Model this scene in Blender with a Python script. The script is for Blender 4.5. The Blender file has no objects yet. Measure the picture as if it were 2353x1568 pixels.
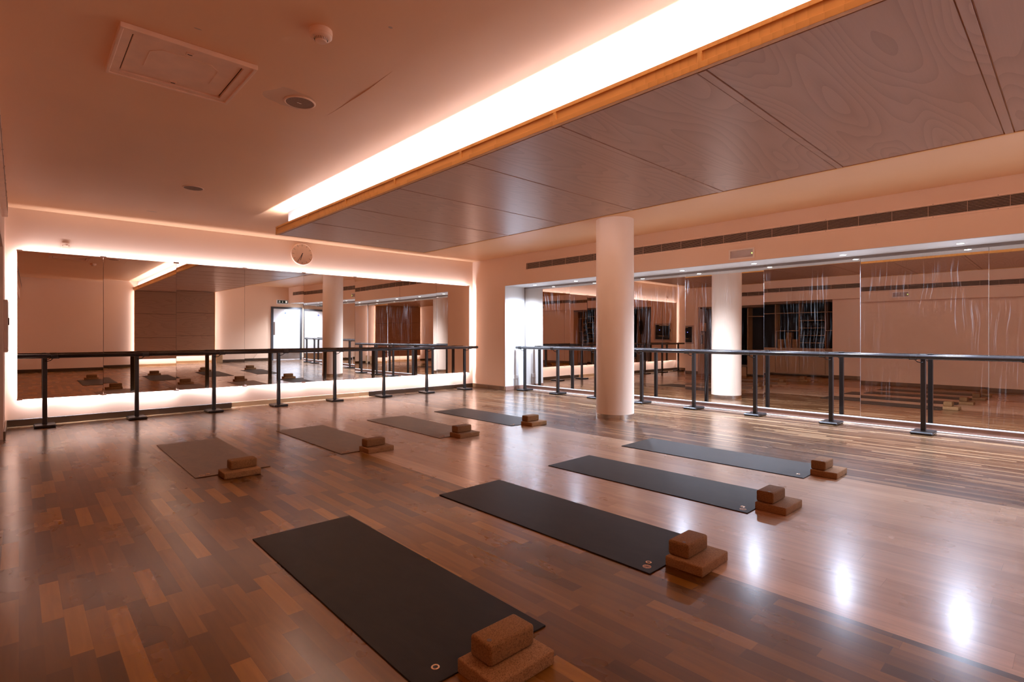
import bpy, bmesh, math, random
from mathutils import Vector, Matrix
random.seed(7)
PI = math.pi
COL = bpy.context.scene.collection
SC = bpy.context.scene

# ------------------------------------------------------------------ camera
F_PX, YAW, ROLL, CY, CAM_H = 1216.53, 0.7502, -0.0010, 770.54, 1.1966
cam_d = bpy.data.cameras.new('camera')
cam = bpy.data.objects.new('camera', cam_d)
COL.objects.link(cam)
cam_d.sensor_width = 36.0
cam_d.sensor_fit = 'HORIZONTAL'
cam_d.lens = F_PX * 36.0 / 2353.0
cam_d.shift_y = -(784.0 - CY) / 2353.0
cam_d.clip_start = 0.02
cam.matrix_world = (Matrix.Translation((0, 0, CAM_H)) @ Matrix.Rotation(-YAW, 4, 'Z')
                    @ Matrix.Rotation(PI / 2, 4, 'X') @ Matrix.Rotation(ROLL, 4, 'Z'))
SC.camera = cam

# ------------------------------------------------------------------ world, exposure, light paths
w = bpy.data.worlds.new('world')
SC.world = w
w.use_nodes = True
w.node_tree.nodes['Background'].inputs[0].default_value = (1.0, 0.36, 0.04, 1)
w.node_tree.nodes['Background'].inputs[1].default_value = 0.62
SC.view_settings.view_transform = 'Standard'
SC.view_settings.look = 'None'
SC.view_settings.gamma = 1.0
SC.view_settings.use_curve_mapping = False
SC.view_settings.exposure = -0.04
cy = SC.cycles
cy.max_bounces = 9
cy.diffuse_bounces = 5
cy.glossy_bounces = 6
cy.use_adaptive_sampling = True
cy.adaptive_threshold = 0.02
cy.transmission_bounces = 4
cy.caustics_reflective = True
cy.caustics_refractive = False
cy.blur_glossy = 1.0
cy.sample_clamp_indirect = 5.0
cy.sample_clamp_direct = 0.0
cy.use_denoising = True
# the many later bounces between the warm walls are summed up as ambient light (fast GI)
cy.use_fast_gi = True
cy.fast_gi_method = 'REPLACE'
cy.ao_bounces = 3
cy.ao_bounces_render = 3
w.light_settings.distance = 1.6
w.light_settings.ao_factor = 1.0
cy.use_guiding = True

# ------------------------------------------------------------------ measurements (metres)
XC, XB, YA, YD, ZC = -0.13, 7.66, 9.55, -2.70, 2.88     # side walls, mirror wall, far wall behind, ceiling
AX, AY0, AZ = 8.25, 8.442, 2.26                          # alcove: mirror plane, end return, soffit
YM = 9.489                                               # face of the wall mirrors
MT, MB_ = 2.317, 0.354                                   # top and bottom of the wall mirrors
SX0, SX1 = 2.56, 5.035                                   # pale floor strip
RX0, RX1, RY1, RZ = 2.58, 5.0, 7.52, 2.58                # ceiling raft
WARM = (1.0, 1.0, 1.22)
COOL = (0.84, 1.02, 1.34)

def area(name, loc, rot, sx, sy, power, col, spread=180):
    l = bpy.data.lights.new(name, 'AREA')
    l.shape = 'RECTANGLE'; l.size = sx; l.size_y = sy
    l.energy = power; l.color = col; l.spread = math.radians(spread)
    o = bpy.data.objects.new(name, l); COL.objects.link(o)
    o.location = loc; o.rotation_euler = rot
    return o

# LED tapes behind the wall mirror (top, bottom, two ends), W per metre
LW = 9.0
mx0, mx1 = -0.016, 7.513
xm, zm = (mx0 + mx1) / 2, (MT + MB_) / 2
yl = 9.505
area('mirror_led_top', (xm, yl, MT - 0.03), (PI, 0, 0), mx1 - mx0 - 0.06, 0.010, LW * 0.45 * 7.4, WARM)
area('mirror_led_bottom', (xm, yl, MB_ + 0.03), (0, 0, 0), mx1 - mx0 - 0.06, 0.010, LW * 1.1 * 7.4, WARM)
area('mirror_led_left', (mx0 + 0.03, yl, zm), (0, PI / 2, 0), MT - MB_ - 0.06, 0.010, LW * 0.5 * 1.86, WARM)
area('mirror_led_right', (mx1 - 0.03, yl, zm), (0, -PI / 2, 0), MT - MB_ - 0.06, 0.010, LW * 0.65 * 1.86, WARM)
# LED tapes on the raft ledge
RL = RY1 - YD
CW = 14.5
area('raft_led_left', (RX0 + 0.076, (RY1 + YD) / 2 - 0.05, RZ + 0.035), (PI, 0, 0), 0.012, RL - 0.25, CW * RL, WARM)
area('raft_led_right', (RX1 - 0.076, (RY1 + YD) / 2 - 0.05, RZ + 0.035), (PI, 0, 0), 0.012, RL - 0.25, CW * RL, WARM)
# LED tapes behind the timber panel on the wall behind the camera
area('panel_led_left', (RX0 + 0.05, YD + 0.03, 1.42), (0, PI / 2, 0), 2.25, 0.012, LW * 1.5, WARM)
area('panel_led_right', (RX1 - 0.05, YD + 0.03, 1.42), (0, -PI / 2, 0), 2.25, 0.012, LW * 2.2, WARM)
area('panel_led_bottom', ((RX0 + RX1) / 2, YD + 0.03, 0.31), (0, 0, 0), 2.3, 0.012, LW * 1.2 * 2.4, WARM)

# ------------------------------------------------------------------ node helpers
class NT:
    def __init__(s, name):
        s.m = bpy.data.materials.new(name); s.m.use_nodes = True
        s.t = s.m.node_tree; s.b = s.t.nodes['Principled BSDF']
    def n(s, typ, **kw):
        nd = s.t.nodes.new(typ)
        for k, v in kw.items(): setattr(nd, k, v)
        return nd
    def put(s, sock, v):
        if isinstance(v, (int, float)): sock.default_value = v
        elif isinstance(v, tuple):
            sock.default_value = (v + (1,)) if (len(v) == 3 and len(sock.default_value) == 4) else v
        else: s.t.links.new(v, sock)
    def math(s, op, a, b=None, c=None):
        nd = s.n('ShaderNodeMath', operation=op)
        s.put(nd.inputs[0], a)
        if b is not None: s.put(nd.inputs[1], b)
        if c is not None: s.put(nd.inputs[2], c)
        return nd.outputs[0]
    def pos(s):
        g = s.n('ShaderNodeNewGeometry'); x = s.n('ShaderNodeSeparateXYZ')
        s.t.links.new(g.outputs['Position'], x.inputs[0]); return x.outputs
    def objpos(s):
        g = s.n('ShaderNodeTexCoord'); x = s.n('ShaderNodeSeparateXYZ')
        s.t.links.new(g.outputs['Object'], x.inputs[0]); return x.outputs
    def vec(s, x, y, z):
        c = s.n('ShaderNodeCombineXYZ')
        for i, v in enumerate((x, y, z)): s.put(c.inputs[i], v)
        return c.outputs[0]
    def noise(s, vec, scale, detail=2, rough=0.5, dist=0.0):
        nd = s.n('ShaderNodeTexNoise'); s.put(nd.inputs['Vector'], vec)
        nd.inputs['Scale'].default_value = scale; nd.inputs['Detail'].default_value = detail
        nd.inputs['Roughness'].default_value = rough; nd.inputs['Distortion'].default_value = dist
        return nd.outputs[0]
    def white(s, vec):
        nd = s.n('ShaderNodeTexWhiteNoise', noise_dimensions='3D'); s.put(nd.inputs['Vector'], vec)
        return nd.outputs['Value']
    def ramp(s, fac, stops, interp='LINEAR'):
        nd = s.n('ShaderNodeValToRGB'); cr = nd.color_ramp; cr.interpolation = interp
        while len(cr.elements) < len(stops): cr.elements.new(0.5)
        for e, (p, c) in zip(cr.elements, stops):
            e.position = p; e.color = c + (1,) if len(c) == 3 else c
        s.put(nd.inputs[0], fac); return nd.outputs[0]
    def mix(s, fac, a, b, mode='MIX'):
        nd = s.n('ShaderNodeMix', data_type='RGBA', blend_type=mode)
        s.put(nd.inputs[0], fac); s.put(nd.inputs[6], a); s.put(nd.inputs[7], b); return nd.outputs[2]
    def bump(s, h, strength, dist=0.01):
        nd = s.n('ShaderNodeBump'); s.put(nd.inputs['Height'], h)
        nd.inputs['Strength'].default_value = strength; nd.inputs['Distance'].default_value = dist
        s.t.links.new(nd.outputs[0], s.b.inputs['Normal'])
    def set(s, **kw):
        for k, v in kw.items(): s.put(s.b.inputs[k.replace('_', ' ')], v)
        return s.m

def plain(name, col, rough=0.5, metal=0.0, var=0.06, scale=8.0, **kw):
    t = NT(name)
    p = t.n('ShaderNodeTexCoord').outputs['Object']
    n = t.noise(p, scale, 3)
    c = t.ramp(n, [(0.3, tuple(x * (1 - var) for x in col)), (0.7, tuple(min(1, x * (1 + var)) for x in col))])
    t.set(Base_Color=c, Roughness=rough, Metallic=metal)
    for k, v in kw.items(): t.put(t.b.inputs[k.replace('_', ' ')], v)
    return t.m

PAINT = (0.90, 0.625, 0.44)
PAINT_C = (0.87, 0.52, 0.28)
def paint_mat(name, col, rough=0.55):
    t = NT(name); g = t.n('ShaderNodeNewGeometry').outputs['Position']
    n = t.noise(g, 1.3, 3)
    t.set(Base_Color=t.ramp(n, [(0.3, tuple(x * 0.975 for x in col)), (0.7, col)]), Roughness=rough)
    t.bump(t.noise(g, 220, 2), 0.04, 0.002)
    return t.m
M_WALL = paint_mat('wall_paint', PAINT)
M_WHITE = paint_mat('alcove_paint', (0.68, 0.665, 0.64), 0.5)
M_COLUMN = paint_mat('column_paint', (0.90, 0.73, 0.60), 0.32)

# ceiling: paint with slight waves, repair patch and a filled crack (marks on the plaster itself)
def ceiling_mat():
    t = NT('ceiling_paint'); g = t.n('ShaderNodeNewGeometry').outputs['Position']
    x, y, z = t.pos()
    n = t.noise(g, 1.1, 3)
    c = t.ramp(n, [(0.3, tuple(v * 0.96 for v in PAINT_C)), (0.7, PAINT_C)])
    def blob(px, py, rx, ry, amt, c):
        dx = t.math('DIVIDE', t.math('SUBTRACT', x, px), rx); dy = t.math('DIVIDE', t.math('SUBTRACT', y, py), ry)
        d = t.math('SQRT', t.math('ADD', t.math('MULTIPLY', dx, dx), t.math('MULTIPLY', dy, dy)))
        d = t.math('ADD', d, t.math('MULTIPLY', t.math('SUBTRACT', t.noise(g, 7, 2), 0.5), 0.9))
        f = t.math('MULTIPLY', t.math('LESS_THAN', d, 1.0), amt)
        return t.mix(f, c, (0.42, 0.30, 0.24))
    c = blob(1.42, 3.83, 0.17, 0.15, 0.30, c)
    c = blob(0.72, 3.30, 0.020, 0.007, 0.7, c)
    c = blob(1.488, 2.569, 0.012, 0.009, 0.7, c)
    c = blob(1.315, 8.586, 0.06, 0.02, 0.5, c)
    t.set(Base_Color=c, Roughness=0.42)
    wv = t.noise(t.vec(t.math('MULTIPLY', x, 0.8), t.math('MULTIPLY', y, 0.35), 0.0), 1.6, 2)
    t.bump(wv, 0.35, 0.03)
    return t.m
M_CEIL = ceiling_mat()

def floor_mat():
    t = NT('timber_floor'); x, y, z = t.pos()
    def zone(wd, ln, seed, stops, gamt, groove):
        r = t.math('DIVIDE', x, wd); row = t.math('FLOOR', r); fx = t.math('FRACT', r)
        off = t.math('MULTIPLY', t.white(t.vec(row, seed, 0.0)), 13.0)
        yy = t.math('ADD', t.math('DIVIDE', y, ln), off)
        cell = t.math('FLOOR', yy); fy = t.math('FRACT', yy)
        rid = t.white(t.vec(row, cell, seed))
        col = t.ramp(rid, stops)
        gv = t.vec(t.math('MULTIPLY', x, 16.0), t.math('ADD', t.math('MULTIPLY', y, 1.3), t.math('MULTIPLY', rid, 50)), rid)
        gr = t.noise(gv, 2.0, 2, 0.5, 0.6)
        col = t.mix(gamt, col, t.ramp(gr, [(0.3, (0.62, 0.60, 0.58)), (0.65, (1.15, 1.13, 1.10))]), 'MULTIPLY')
        ex = t.math('LESS_THAN', fx, 0.0012 / wd); ey = t.math('LESS_THAN', fy, 0.0014 / ln)
        e = t.math('MULTIPLY', t.math('MAXIMUM', ex, ey), groove)
        return t.mix(e, col, (0.05, 0.025, 0.012)), rid
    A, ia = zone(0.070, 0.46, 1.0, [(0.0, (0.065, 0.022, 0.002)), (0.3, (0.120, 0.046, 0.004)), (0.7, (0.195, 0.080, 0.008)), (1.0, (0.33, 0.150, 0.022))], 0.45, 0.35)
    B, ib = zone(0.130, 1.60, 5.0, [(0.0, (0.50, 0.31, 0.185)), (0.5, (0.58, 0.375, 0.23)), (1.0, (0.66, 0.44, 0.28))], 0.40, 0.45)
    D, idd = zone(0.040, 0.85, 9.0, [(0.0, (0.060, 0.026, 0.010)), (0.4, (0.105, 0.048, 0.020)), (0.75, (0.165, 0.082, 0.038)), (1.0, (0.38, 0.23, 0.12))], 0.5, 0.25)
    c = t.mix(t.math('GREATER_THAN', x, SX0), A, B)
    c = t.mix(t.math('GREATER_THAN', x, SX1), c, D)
    # board ends running across, by the far wall
    far = t.math('MULTIPLY', t.math('GREATER_THAN', y, 9.33), t.math('LESS_THAN', x, SX0))
    rr = t.math('FLOOR', t.math('DIVIDE', x, 0.16)); rr2 = t.math('FLOOR', t.math('DIVIDE', y, 0.07))
    E_ = t.ramp(t.white(t.vec(rr, rr2, 3.0)), [(0.0, (0.16, 0.08, 0.035)), (1.0, (0.46, 0.29, 0.15))])
    c = t.mix(far, c, E_)
    sm = t.noise(t.vec(t.math('MULTIPLY', x, 1.0), t.math('MULTIPLY', y, 0.6), 0.0), 2.0, 4, 0.6)
    rough = t.ramp(sm, [(0.3, (0.25, 0.25, 0.25)), (0.7, (0.32, 0.32, 0.32))])
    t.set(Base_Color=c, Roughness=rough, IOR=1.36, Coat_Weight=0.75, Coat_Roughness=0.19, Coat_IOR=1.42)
    return t.m
M_FLOOR = floor_mat()

def veneer(name, base, dark, rough=0.33, axis='x', k=26.0, cells=True):
    t = NT(name); x, y, z = t.pos()
    if axis == 'x': u, v = x, y                # grain runs along u
    elif axis == 'xz': u, v = x, z
    else: u, v = y, x
    pid = t.math('FLOOR', t.math('DIVIDE', t.math('SUBTRACT', v, 0.30), 1.03))
    q = t.vec(t.math('MULTIPLY', u, 0.30), t.math('MULTIPLY', v, 1.9), t.math('MULTIPLY', pid, 3.7))
    n = t.noise(q, 1.25, 1.5, 0.4, 0.22)
    rings = t.math('FRACT', t.math('MULTIPLY', n, k))
    line = t.math('POWER', rings, 2.5)
    fine = t.noise(t.vec(t.math('MULTIPLY', u, 3.0), t.math('MULTIPLY', v, 110.0), pid), 1.0, 3, 0.6)
    f = t.math('ADD', t.math('MULTIPLY', line, 0.55), t.math('MULTIPLY', fine, 0.35))
    big = t.noise(q, 0.8, 2)
    c = t.mix(f, base, dark)
    c = t.mix(t.math('MULTIPLY', big, 0.3), c, tuple(b * 0.8 for b in base))
    t.set(Base_Color=c, Roughness=rough, IOR=1.5)
    t.bump(fine, 0.05, 0.001)
    return t.m
M_VEN = veneer('ceiling_veneer', (0.60, 0.385, 0.275), (0.40, 0.235, 0.155), 0.32, 'x', 24.0)
M_VENW = veneer('wall_veneer', (0.44, 0.25, 0.14), (0.31, 0.165, 0.09), 0.40, 'xz', 18)
M_FASC = veneer('fascia_oak', (0.93, 0.52, 0.16), (0.76, 0.39, 0.10), 0.45, 'y', 60)
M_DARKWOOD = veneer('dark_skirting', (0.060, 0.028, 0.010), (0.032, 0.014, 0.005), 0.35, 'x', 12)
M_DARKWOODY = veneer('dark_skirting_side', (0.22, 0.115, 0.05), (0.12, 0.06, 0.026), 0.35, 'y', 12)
M_PALEWOOD = veneer('pale_skirting', (0.55, 0.36, 0.19), (0.42, 0.25, 0.12), 0.35, 'x', 12)
M_KICK = veneer('kick_board', (0.30, 0.17, 0.125), (0.20, 0.105, 0.075), 0.4, 'y', 10)
M_CAB = veneer('cabinet_oak', (0.42, 0.24, 0.11), (0.30, 0.16, 0.07), 0.45, 'y', 14)

def mirror_mat(name, smear):
    t = NT(name); x, y, z = t.pos()
    u = t.math('ADD', x, y)
    col = (0.80, 0.75, 0.70) if not smear else (0.68, 0.62, 0.57)
    t.set(Base_Color=col, Metallic=1.0, Roughness=0.0)
    if smear:
        # dried cleaning streaks on the glass: fine near-vertical wipes in drifts
        g = t.vec(t.math('ADD', t.math('MULTIPLY', u, 55.0), t.math('MULTIPLY', t.noise(t.vec(u, 0.0, z), 1.6, 1), 7.0)), 0.0, t.math('MULTIPLY', z, 1.2))
        st = t.ramp(t.noise(g, 1.0, 3, 0.7), [(0.55, (0, 0, 0)), (0.78, (1, 1, 1))])
        ms = t.ramp(t.noise(t.vec(u, 0.0, t.math('MULTIPLY', z, 0.6)), 1.5, 2), [(0.44, (0, 0, 0)), (0.66, (1, 1, 1))])
        f = t.math('MULTIPLY', t.math('MULTIPLY', st, ms), 0.20)
        df = t.n('ShaderNodeBsdfDiffuse'); df.inputs[0].default_value = (0.75, 0.72, 0.7, 1)
        mx = t.n('ShaderNodeMixShader'); t.put(mx.inputs[0], f)
        t.t.links.new(t.b.outputs[0], mx.inputs[1]); t.t.links.new(df.outputs[0], mx.inputs[2])
        t.t.links.new(mx.outputs[0], t.t.nodes['Material Output'].inputs[0])
    return t.m
M_MIRROR = mirror_mat('mirror_glass', False)
M_MIRROR2 = mirror_mat('streaked_mirror_glass', True)
M_EDGE = plain('mirror_edge', (0.16, 0.09, 0.05), 0.3)
M_CLIP = plain('mirror_clip', (0.72, 0.55, 0.44), 0.4)
M_BACK = plain('backing_board', (0.5, 0.42, 0.36), 0.8)
M_BLACK = plain('black_powdercoat', (0.022, 0.020, 0.020), 0.28)
M_BAR = plain('satin_dark_metal', (0.055, 0.052, 0.055), 0.22, 0.65)
M_STEEL = plain('brushed_steel', (0.62, 0.60, 0.58), 0.25, 1.0)
M_PLASTIC = plain('white_plastic', (0.86, 0.57, 0.38), 0.45)
M_GREY = plain('grey_frame_paint', (0.045, 0.043, 0.046), 0.45)
M_DOOR = plain('door_leaf_paint', (0.80, 0.79, 0.78), 0.4)
M_BLK = plain('matt_black', (0.008, 0.008, 0.009), 0.7)
M_FABRIC = plain('black_fabric', (0.012, 0.012, 0.014), 0.95, var=0.4, scale=14)
M_ROLL = plain('rolled_mat_rubber', (0.018, 0.017, 0.018), 0.8)
M_BRASS = plain('copper_ring', (0.80, 0.55, 0.38), 0.25, 0.9)
M_LOGO = plain('copper_print', (0.62, 0.33, 0.16), 0.45, 0.2, var=0.35, scale=160)
M_GAP = plain('shadow_gap', (0.01, 0.007, 0.005), 0.9)
M_TRIMGREY = plain('grey_channel', (0.30, 0.27, 0.26), 0.5)
M_LEDGE = plain('aluminium_ledge', (0.86, 0.84, 0.82), 0.35)

def emit(name, col, s):
    t = NT(name)
    t.set(Base_Color=(0.8, 0.8, 0.8), Emission_Color=col, Emission_Strength=s)
    return t.m
M_LAMP = emit('downlight_lamp', (0.92, 0.97, 1.0), 60.0)
M_TAPE = emit('led_tape', (1.0, 0.80, 0.6), 6.0)
M_GLED = emit('green_led', (0.45, 1.0, 0.10), 6.0)
M_BLED = emit('blue_led', (0.1, 0.15, 1.0), 12.0)
M_SIGNW = emit('sign_white', (0.9, 1.0, 0.95), 0.9)

def rubber(name='mat_rubber', a=(0.010, 0.006, 0.004), b=(0.020, 0.013, 0.009), rough=0.5, spec=0.10, sheen=0.10):
    t = NT(name); o = t.n('ShaderNodeTexCoord').outputs['Object']; x, y, z = t.objpos()
    n = t.noise(t.vec(t.math('MULTIPLY', x, 3.0), t.math('MULTIPLY', y, 1.4), 0.0), 2.5, 4, 0.65, 1.2)
    c = t.ramp(n, [(0.25, a), (0.75, b)])
    t.set(Base_Color=c, Roughness=rough, IOR=1.5, Specular_IOR_Level=spec, Sheen_Weight=sheen, Sheen_Roughness=0.35, Sheen_Tint=(1.0, 0.72, 0.5))
    wx = t.math('SINE', t.math('MULTIPLY', x, 1300.0)); wy = t.math('SINE', t.math('MULTIPLY', y, 500.0))
    t.bump(t.math('MULTIPLY', wx, wy), 0.06, 0.001)
    return t.m
M_MAT = rubber()
M_MAT_GLOW = rubber('mat_rubber_glow_tint', (0.080, 0.034, 0.011), (0.15, 0.070, 0.025), 0.46, 0.30, 0.2)  # back-row mats: reflected wall glow put into a lighter, browner base colour
def cork(name, a, b):
    t = NT(name); o = t.n('ShaderNodeTexCoord').outputs['Object']
    n = t.noise(o, 220, 3, 0.7); n2 = t.noise(o, 60, 2)
    c = t.ramp(n, [(0.32, tuple(v * 0.45 for v in a)), (0.48, a), (0.7, b)])
    c = t.mix(t.math('MULTIPLY', t.math('GREATER_THAN', t.noise(o, 130, 1), 0.72), 0.6), c, tuple(v * 0.3 for v in a))
    t.set(Base_Color=c, Roughness=0.85, Specular_IOR_Level=0.25)
    t.bump(n, 0.3, 0.001)
    return t.m
M_CORK = cork('cork_slab', (0.29, 0.145, 0.058), (0.38, 0.205, 0.092))
M_CORK2 = cork('cork_block', (0.235, 0.112, 0.040), (0.29, 0.145, 0.060))
M_BADGE = plain('pressed_badge', (0.10, 0.075, 0.06), 0.5)

# ------------------------------------------------------------------ mesh helpers
def BM(): return bmesh.new()
def box(bm, x0, x1, y0, y1, z0, z1, bev=0.0, seg=2):
    r = bmesh.ops.create_cube(bm, size=1.0)
    vs = r['verts']
    for v in vs:
        v.co = Vector(((x0 + x1) / 2 + v.co.x * (x1 - x0), (y0 + y1) / 2 + v.co.y * (y1 - y0), (z0 + z1) / 2 + v.co.z * (z1 - z0)))
    if bev > 0:
        es = list({e for v in vs for e in v.link_edges})
        bmesh.ops.bevel(bm, geom=es, offset=bev, segments=seg, affect='EDGES', profile=0.5)
    return bm
def ring_pts(c, ax, r, seg, start=0.0):
    ax = Vector(ax).normalized()
    u = ax.orthogonal().normalized()
    if abs(ax.z) > 0.99: u = Vector((1, 0, 0))
    v = ax.cross(u)
    return [Vector(c) + u * math.cos(start + 2 * PI * i / seg) * r + v * math.sin(start + 2 * PI * i / seg) * r for i in range(seg)]
def tube(bm, pts, r, seg=12, caps=True):
    pts = [Vector(p) for p in pts]; rings = []
    for i, p in enumerate(pts):
        a = pts[max(0, i - 1)]; b = pts[min(len(pts) - 1, i + 1)]
        d = (b - a).normalized()
        rings.append([bm.verts.new(q) for q in ring_pts(p, d, r if not isinstance(r, (list, tuple)) else r[i], seg)])
    for a, b in zip(rings[:-1], rings[1:]):
        for j in range(seg): bm.faces.new((a[j], a[(j + 1) % seg], b[(j + 1) % seg], b[j]))
    if caps:
        bm.faces.new(rings[0][::-1]); bm.faces.new(rings[-1])
    return bm
def lathe(bm, c, prof, seg=40, ax='z', closed_top=True):
    rings = []
    for r, h in prof:
        row = []
        for i in range(seg):
            a = 2 * PI * i / seg
            if ax == 'z': p = (c[0] + r * math.cos(a), c[1] + r * math.sin(a), c[2] + h)
            else: p = (c[0] + r * math.cos(a), c[1] + h, c[2] + r * math.sin(a))
            row.append(bm.verts.new(p))
        rings.append(row)
    for a, b in zip(rings[:-1], rings[1:]):
        for j in range(seg): bm.faces.new((a[j], a[(j + 1) % seg], b[(j + 1) % seg], b[j]))
    if closed_top:
        bm.faces.new(rings[0][::-1]); bm.faces.new(rings[-1])
    bmesh.ops.recalc_face_normals(bm, faces=bm.faces)
    return bm
def obj(name, bm, mat, parent=None, smooth=False, label=None, weld=False):
    root = parent
    off = Vector((0, 0, 0))
    p = parent
    while p is not None: off += p.location; p = p.parent
    bmesh.ops.recalc_face_normals(bm, faces=bm.faces)
    me = bpy.data.meshes.new(name)
    for v in bm.verts: v.co -= off
    bm.to_mesh(me); bm.free()
    if smooth:
        me.polygons.foreach_set('use_smooth', [True] * len(me.polygons))
        me.set_sharp_from_angle(angle=math.radians(40))
    o = bpy.data.objects.new(name, me); COL.objects.link(o)
    me.materials.append(mat)
    if parent is not None: o.parent = parent
    if label: o['label'] = label
    return o
def thing(name, label, cat, loc, group=None):
    o = bpy.data.objects.new(name, None); COL.objects.link(o)
    o.location = loc; o['label'] = label; o['category'] = cat
    if group: o['group'] = group
    return o
def struct(name, bm, mat, label=None, parent=None):
    o = obj(name, bm, mat, parent)
    if parent is None: o['kind'] = 'structure'
    if label: o['label'] = label
    return o
def solo(name, bm, mat, label, cat, loc, group=None, smooth=False):
    o = obj(name, bm, mat, None, smooth)
    for v in o.data.vertices: v.co -= Vector(loc)
    o.location = loc; o['label'] = label; o['category'] = cat
    if group: o['group'] = group
    return o
def copy_tree(o, parent=None):
    c = o.copy(); COL.objects.link(c); c.parent = parent
    if parent is not None: c.matrix_parent_inverse = o.matrix_parent_inverse.copy()
    for ch in [k for k in bpy.data.objects if k.parent == o]: copy_tree(ch, c)
    return c

# ------------------------------------------------------------------ room shell
YF = YD
struct('floor', box(BM(), -1.1, 8.6, YD - 0.3, YA + 0.2, -0.12, 0.0), M_FLOOR)
struct('ceiling', box(BM(), -1.1, 8.6, YD - 0.3, YA + 0.2, ZC, ZC + 0.12), M_CEIL)
struct('wall_back', box(BM(), -1.1, 8.6, YA, YA + 0.2, 0, ZC), M_WALL)
struct('wall_front', box(BM(), -1.1, 8.6, YD - 0.3, YD, 0, ZC), M_WALL)
bm = BM()
box(bm, XB, 8.6, AY0, YA, 0, ZC)
struct('wall_right', bm, M_WALL)
struct('trim_1', box(BM(), XB, 8.6, YD, AY0, AZ, ZC), M_WALL, 'bulkhead above the lit mirror alcove')
struct('trim_2', box(BM(), 8.30, 8.6, YD, AY0, 0, AZ), M_WHITE, 'wall behind the alcove mirrors')
# white painted lining of the alcove: end return and soffit
struct('trim_3', box(BM(), XB, 8.30, AY0 - 0.006, AY0, 0, AZ - 0.006), M_WHITE, 'white end wall of the alcove')
struct('trim_4', box(BM(), XB, 8.30, YD, AY0, AZ - 0.006, AZ), M_WHITE, 'white soffit over the alcove')
# left side wall: pier by the corner, bulkhead, recess, set-back wall
NY0, NY1 = 4.77, 8.44
bm = BM(); box(bm, -1.1, XC, NY1, YA, 0, ZC)
struct('wall_left', bm, M_WALL)
struct('trim_5', box(BM(), -1.1, XC, YD, NY1, 2.22, ZC), M_WALL, 'bulkhead along the left wall')
struct('wall_left_recess', box(BM(), -1.1, -0.92, NY0, NY1, 0, 2.22), M_WALL)
struct('wall_left_near', box(BM(), -1.1, XC - 0.16, YD, NY0, 0, 2.22), M_WALL)

# skirting boards
BH = 0.092
def skirt(name, mat, x0, x1, y0, y1, h=BH):
    struct(name, box(BM(), x0, x1, y0, y1, 0, h, 0.004, 1), mat)
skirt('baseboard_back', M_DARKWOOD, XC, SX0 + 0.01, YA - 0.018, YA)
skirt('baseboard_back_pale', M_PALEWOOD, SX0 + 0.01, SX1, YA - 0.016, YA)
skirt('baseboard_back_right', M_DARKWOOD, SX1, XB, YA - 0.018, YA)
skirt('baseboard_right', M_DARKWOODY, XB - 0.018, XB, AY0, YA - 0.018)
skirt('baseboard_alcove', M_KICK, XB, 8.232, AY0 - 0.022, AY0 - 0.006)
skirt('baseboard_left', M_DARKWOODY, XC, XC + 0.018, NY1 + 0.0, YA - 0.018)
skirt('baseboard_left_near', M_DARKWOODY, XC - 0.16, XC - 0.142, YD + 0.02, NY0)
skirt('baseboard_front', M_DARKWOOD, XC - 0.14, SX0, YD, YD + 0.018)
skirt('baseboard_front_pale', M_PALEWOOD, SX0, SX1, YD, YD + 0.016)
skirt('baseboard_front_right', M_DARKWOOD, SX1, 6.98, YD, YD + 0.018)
# kick board under the alcove mirrors with a bright ledge and a white floor bead
struct('trim_6', box(BM(), 8.232, 8.30, YD, AY0 - 0.006, 0, 0.085), M_KICK, 'brown kick board under the alcove mirrors')
struct('trim_7', box(BM(), 8.226, 8.30, YD, AY0 - 0.006, 0.085, 0.100, 0.002, 1), M_LEDGE, 'bright metal ledge under the alcove mirrors')
struct('trim_8', box(BM(), 8.214, 8.232, YD, AY0 - 0.022, 0.0, 0.014, 0.005, 2), M_LEDGE, 'white floor bead along the kick board')
struct('trim_9', box(BM(), 8.237, 8.30, YD, AY0 - 0.006, 2.220, AZ - 0.006), M_TRIMGREY, 'grey channel above the alcove mirrors')
struct('trim_10', box(BM(), 8.244, 8.30, AY0 - 0.030, AY0 - 0.006, 0.100, 2.228), M_TRIMGREY, 'grey edge channel at the end of the alcove mirrors')
# pale bead along the back wall between floor and skirting
struct('trim_11', box(BM(), SX0, SX1, YA - 0.034, YA - 0.016, 0, 0.012, 0.004, 1), M_PALEWOOD, 'pale floor bead')
# grout like lines where the pale boards begin
# ------------------------------------------------------------------ wall mirrors
seams = [-0.016, 0.883, 1.776, 2.755, 3.738, 4.723, 5.705, 6.607, 7.513]
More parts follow.
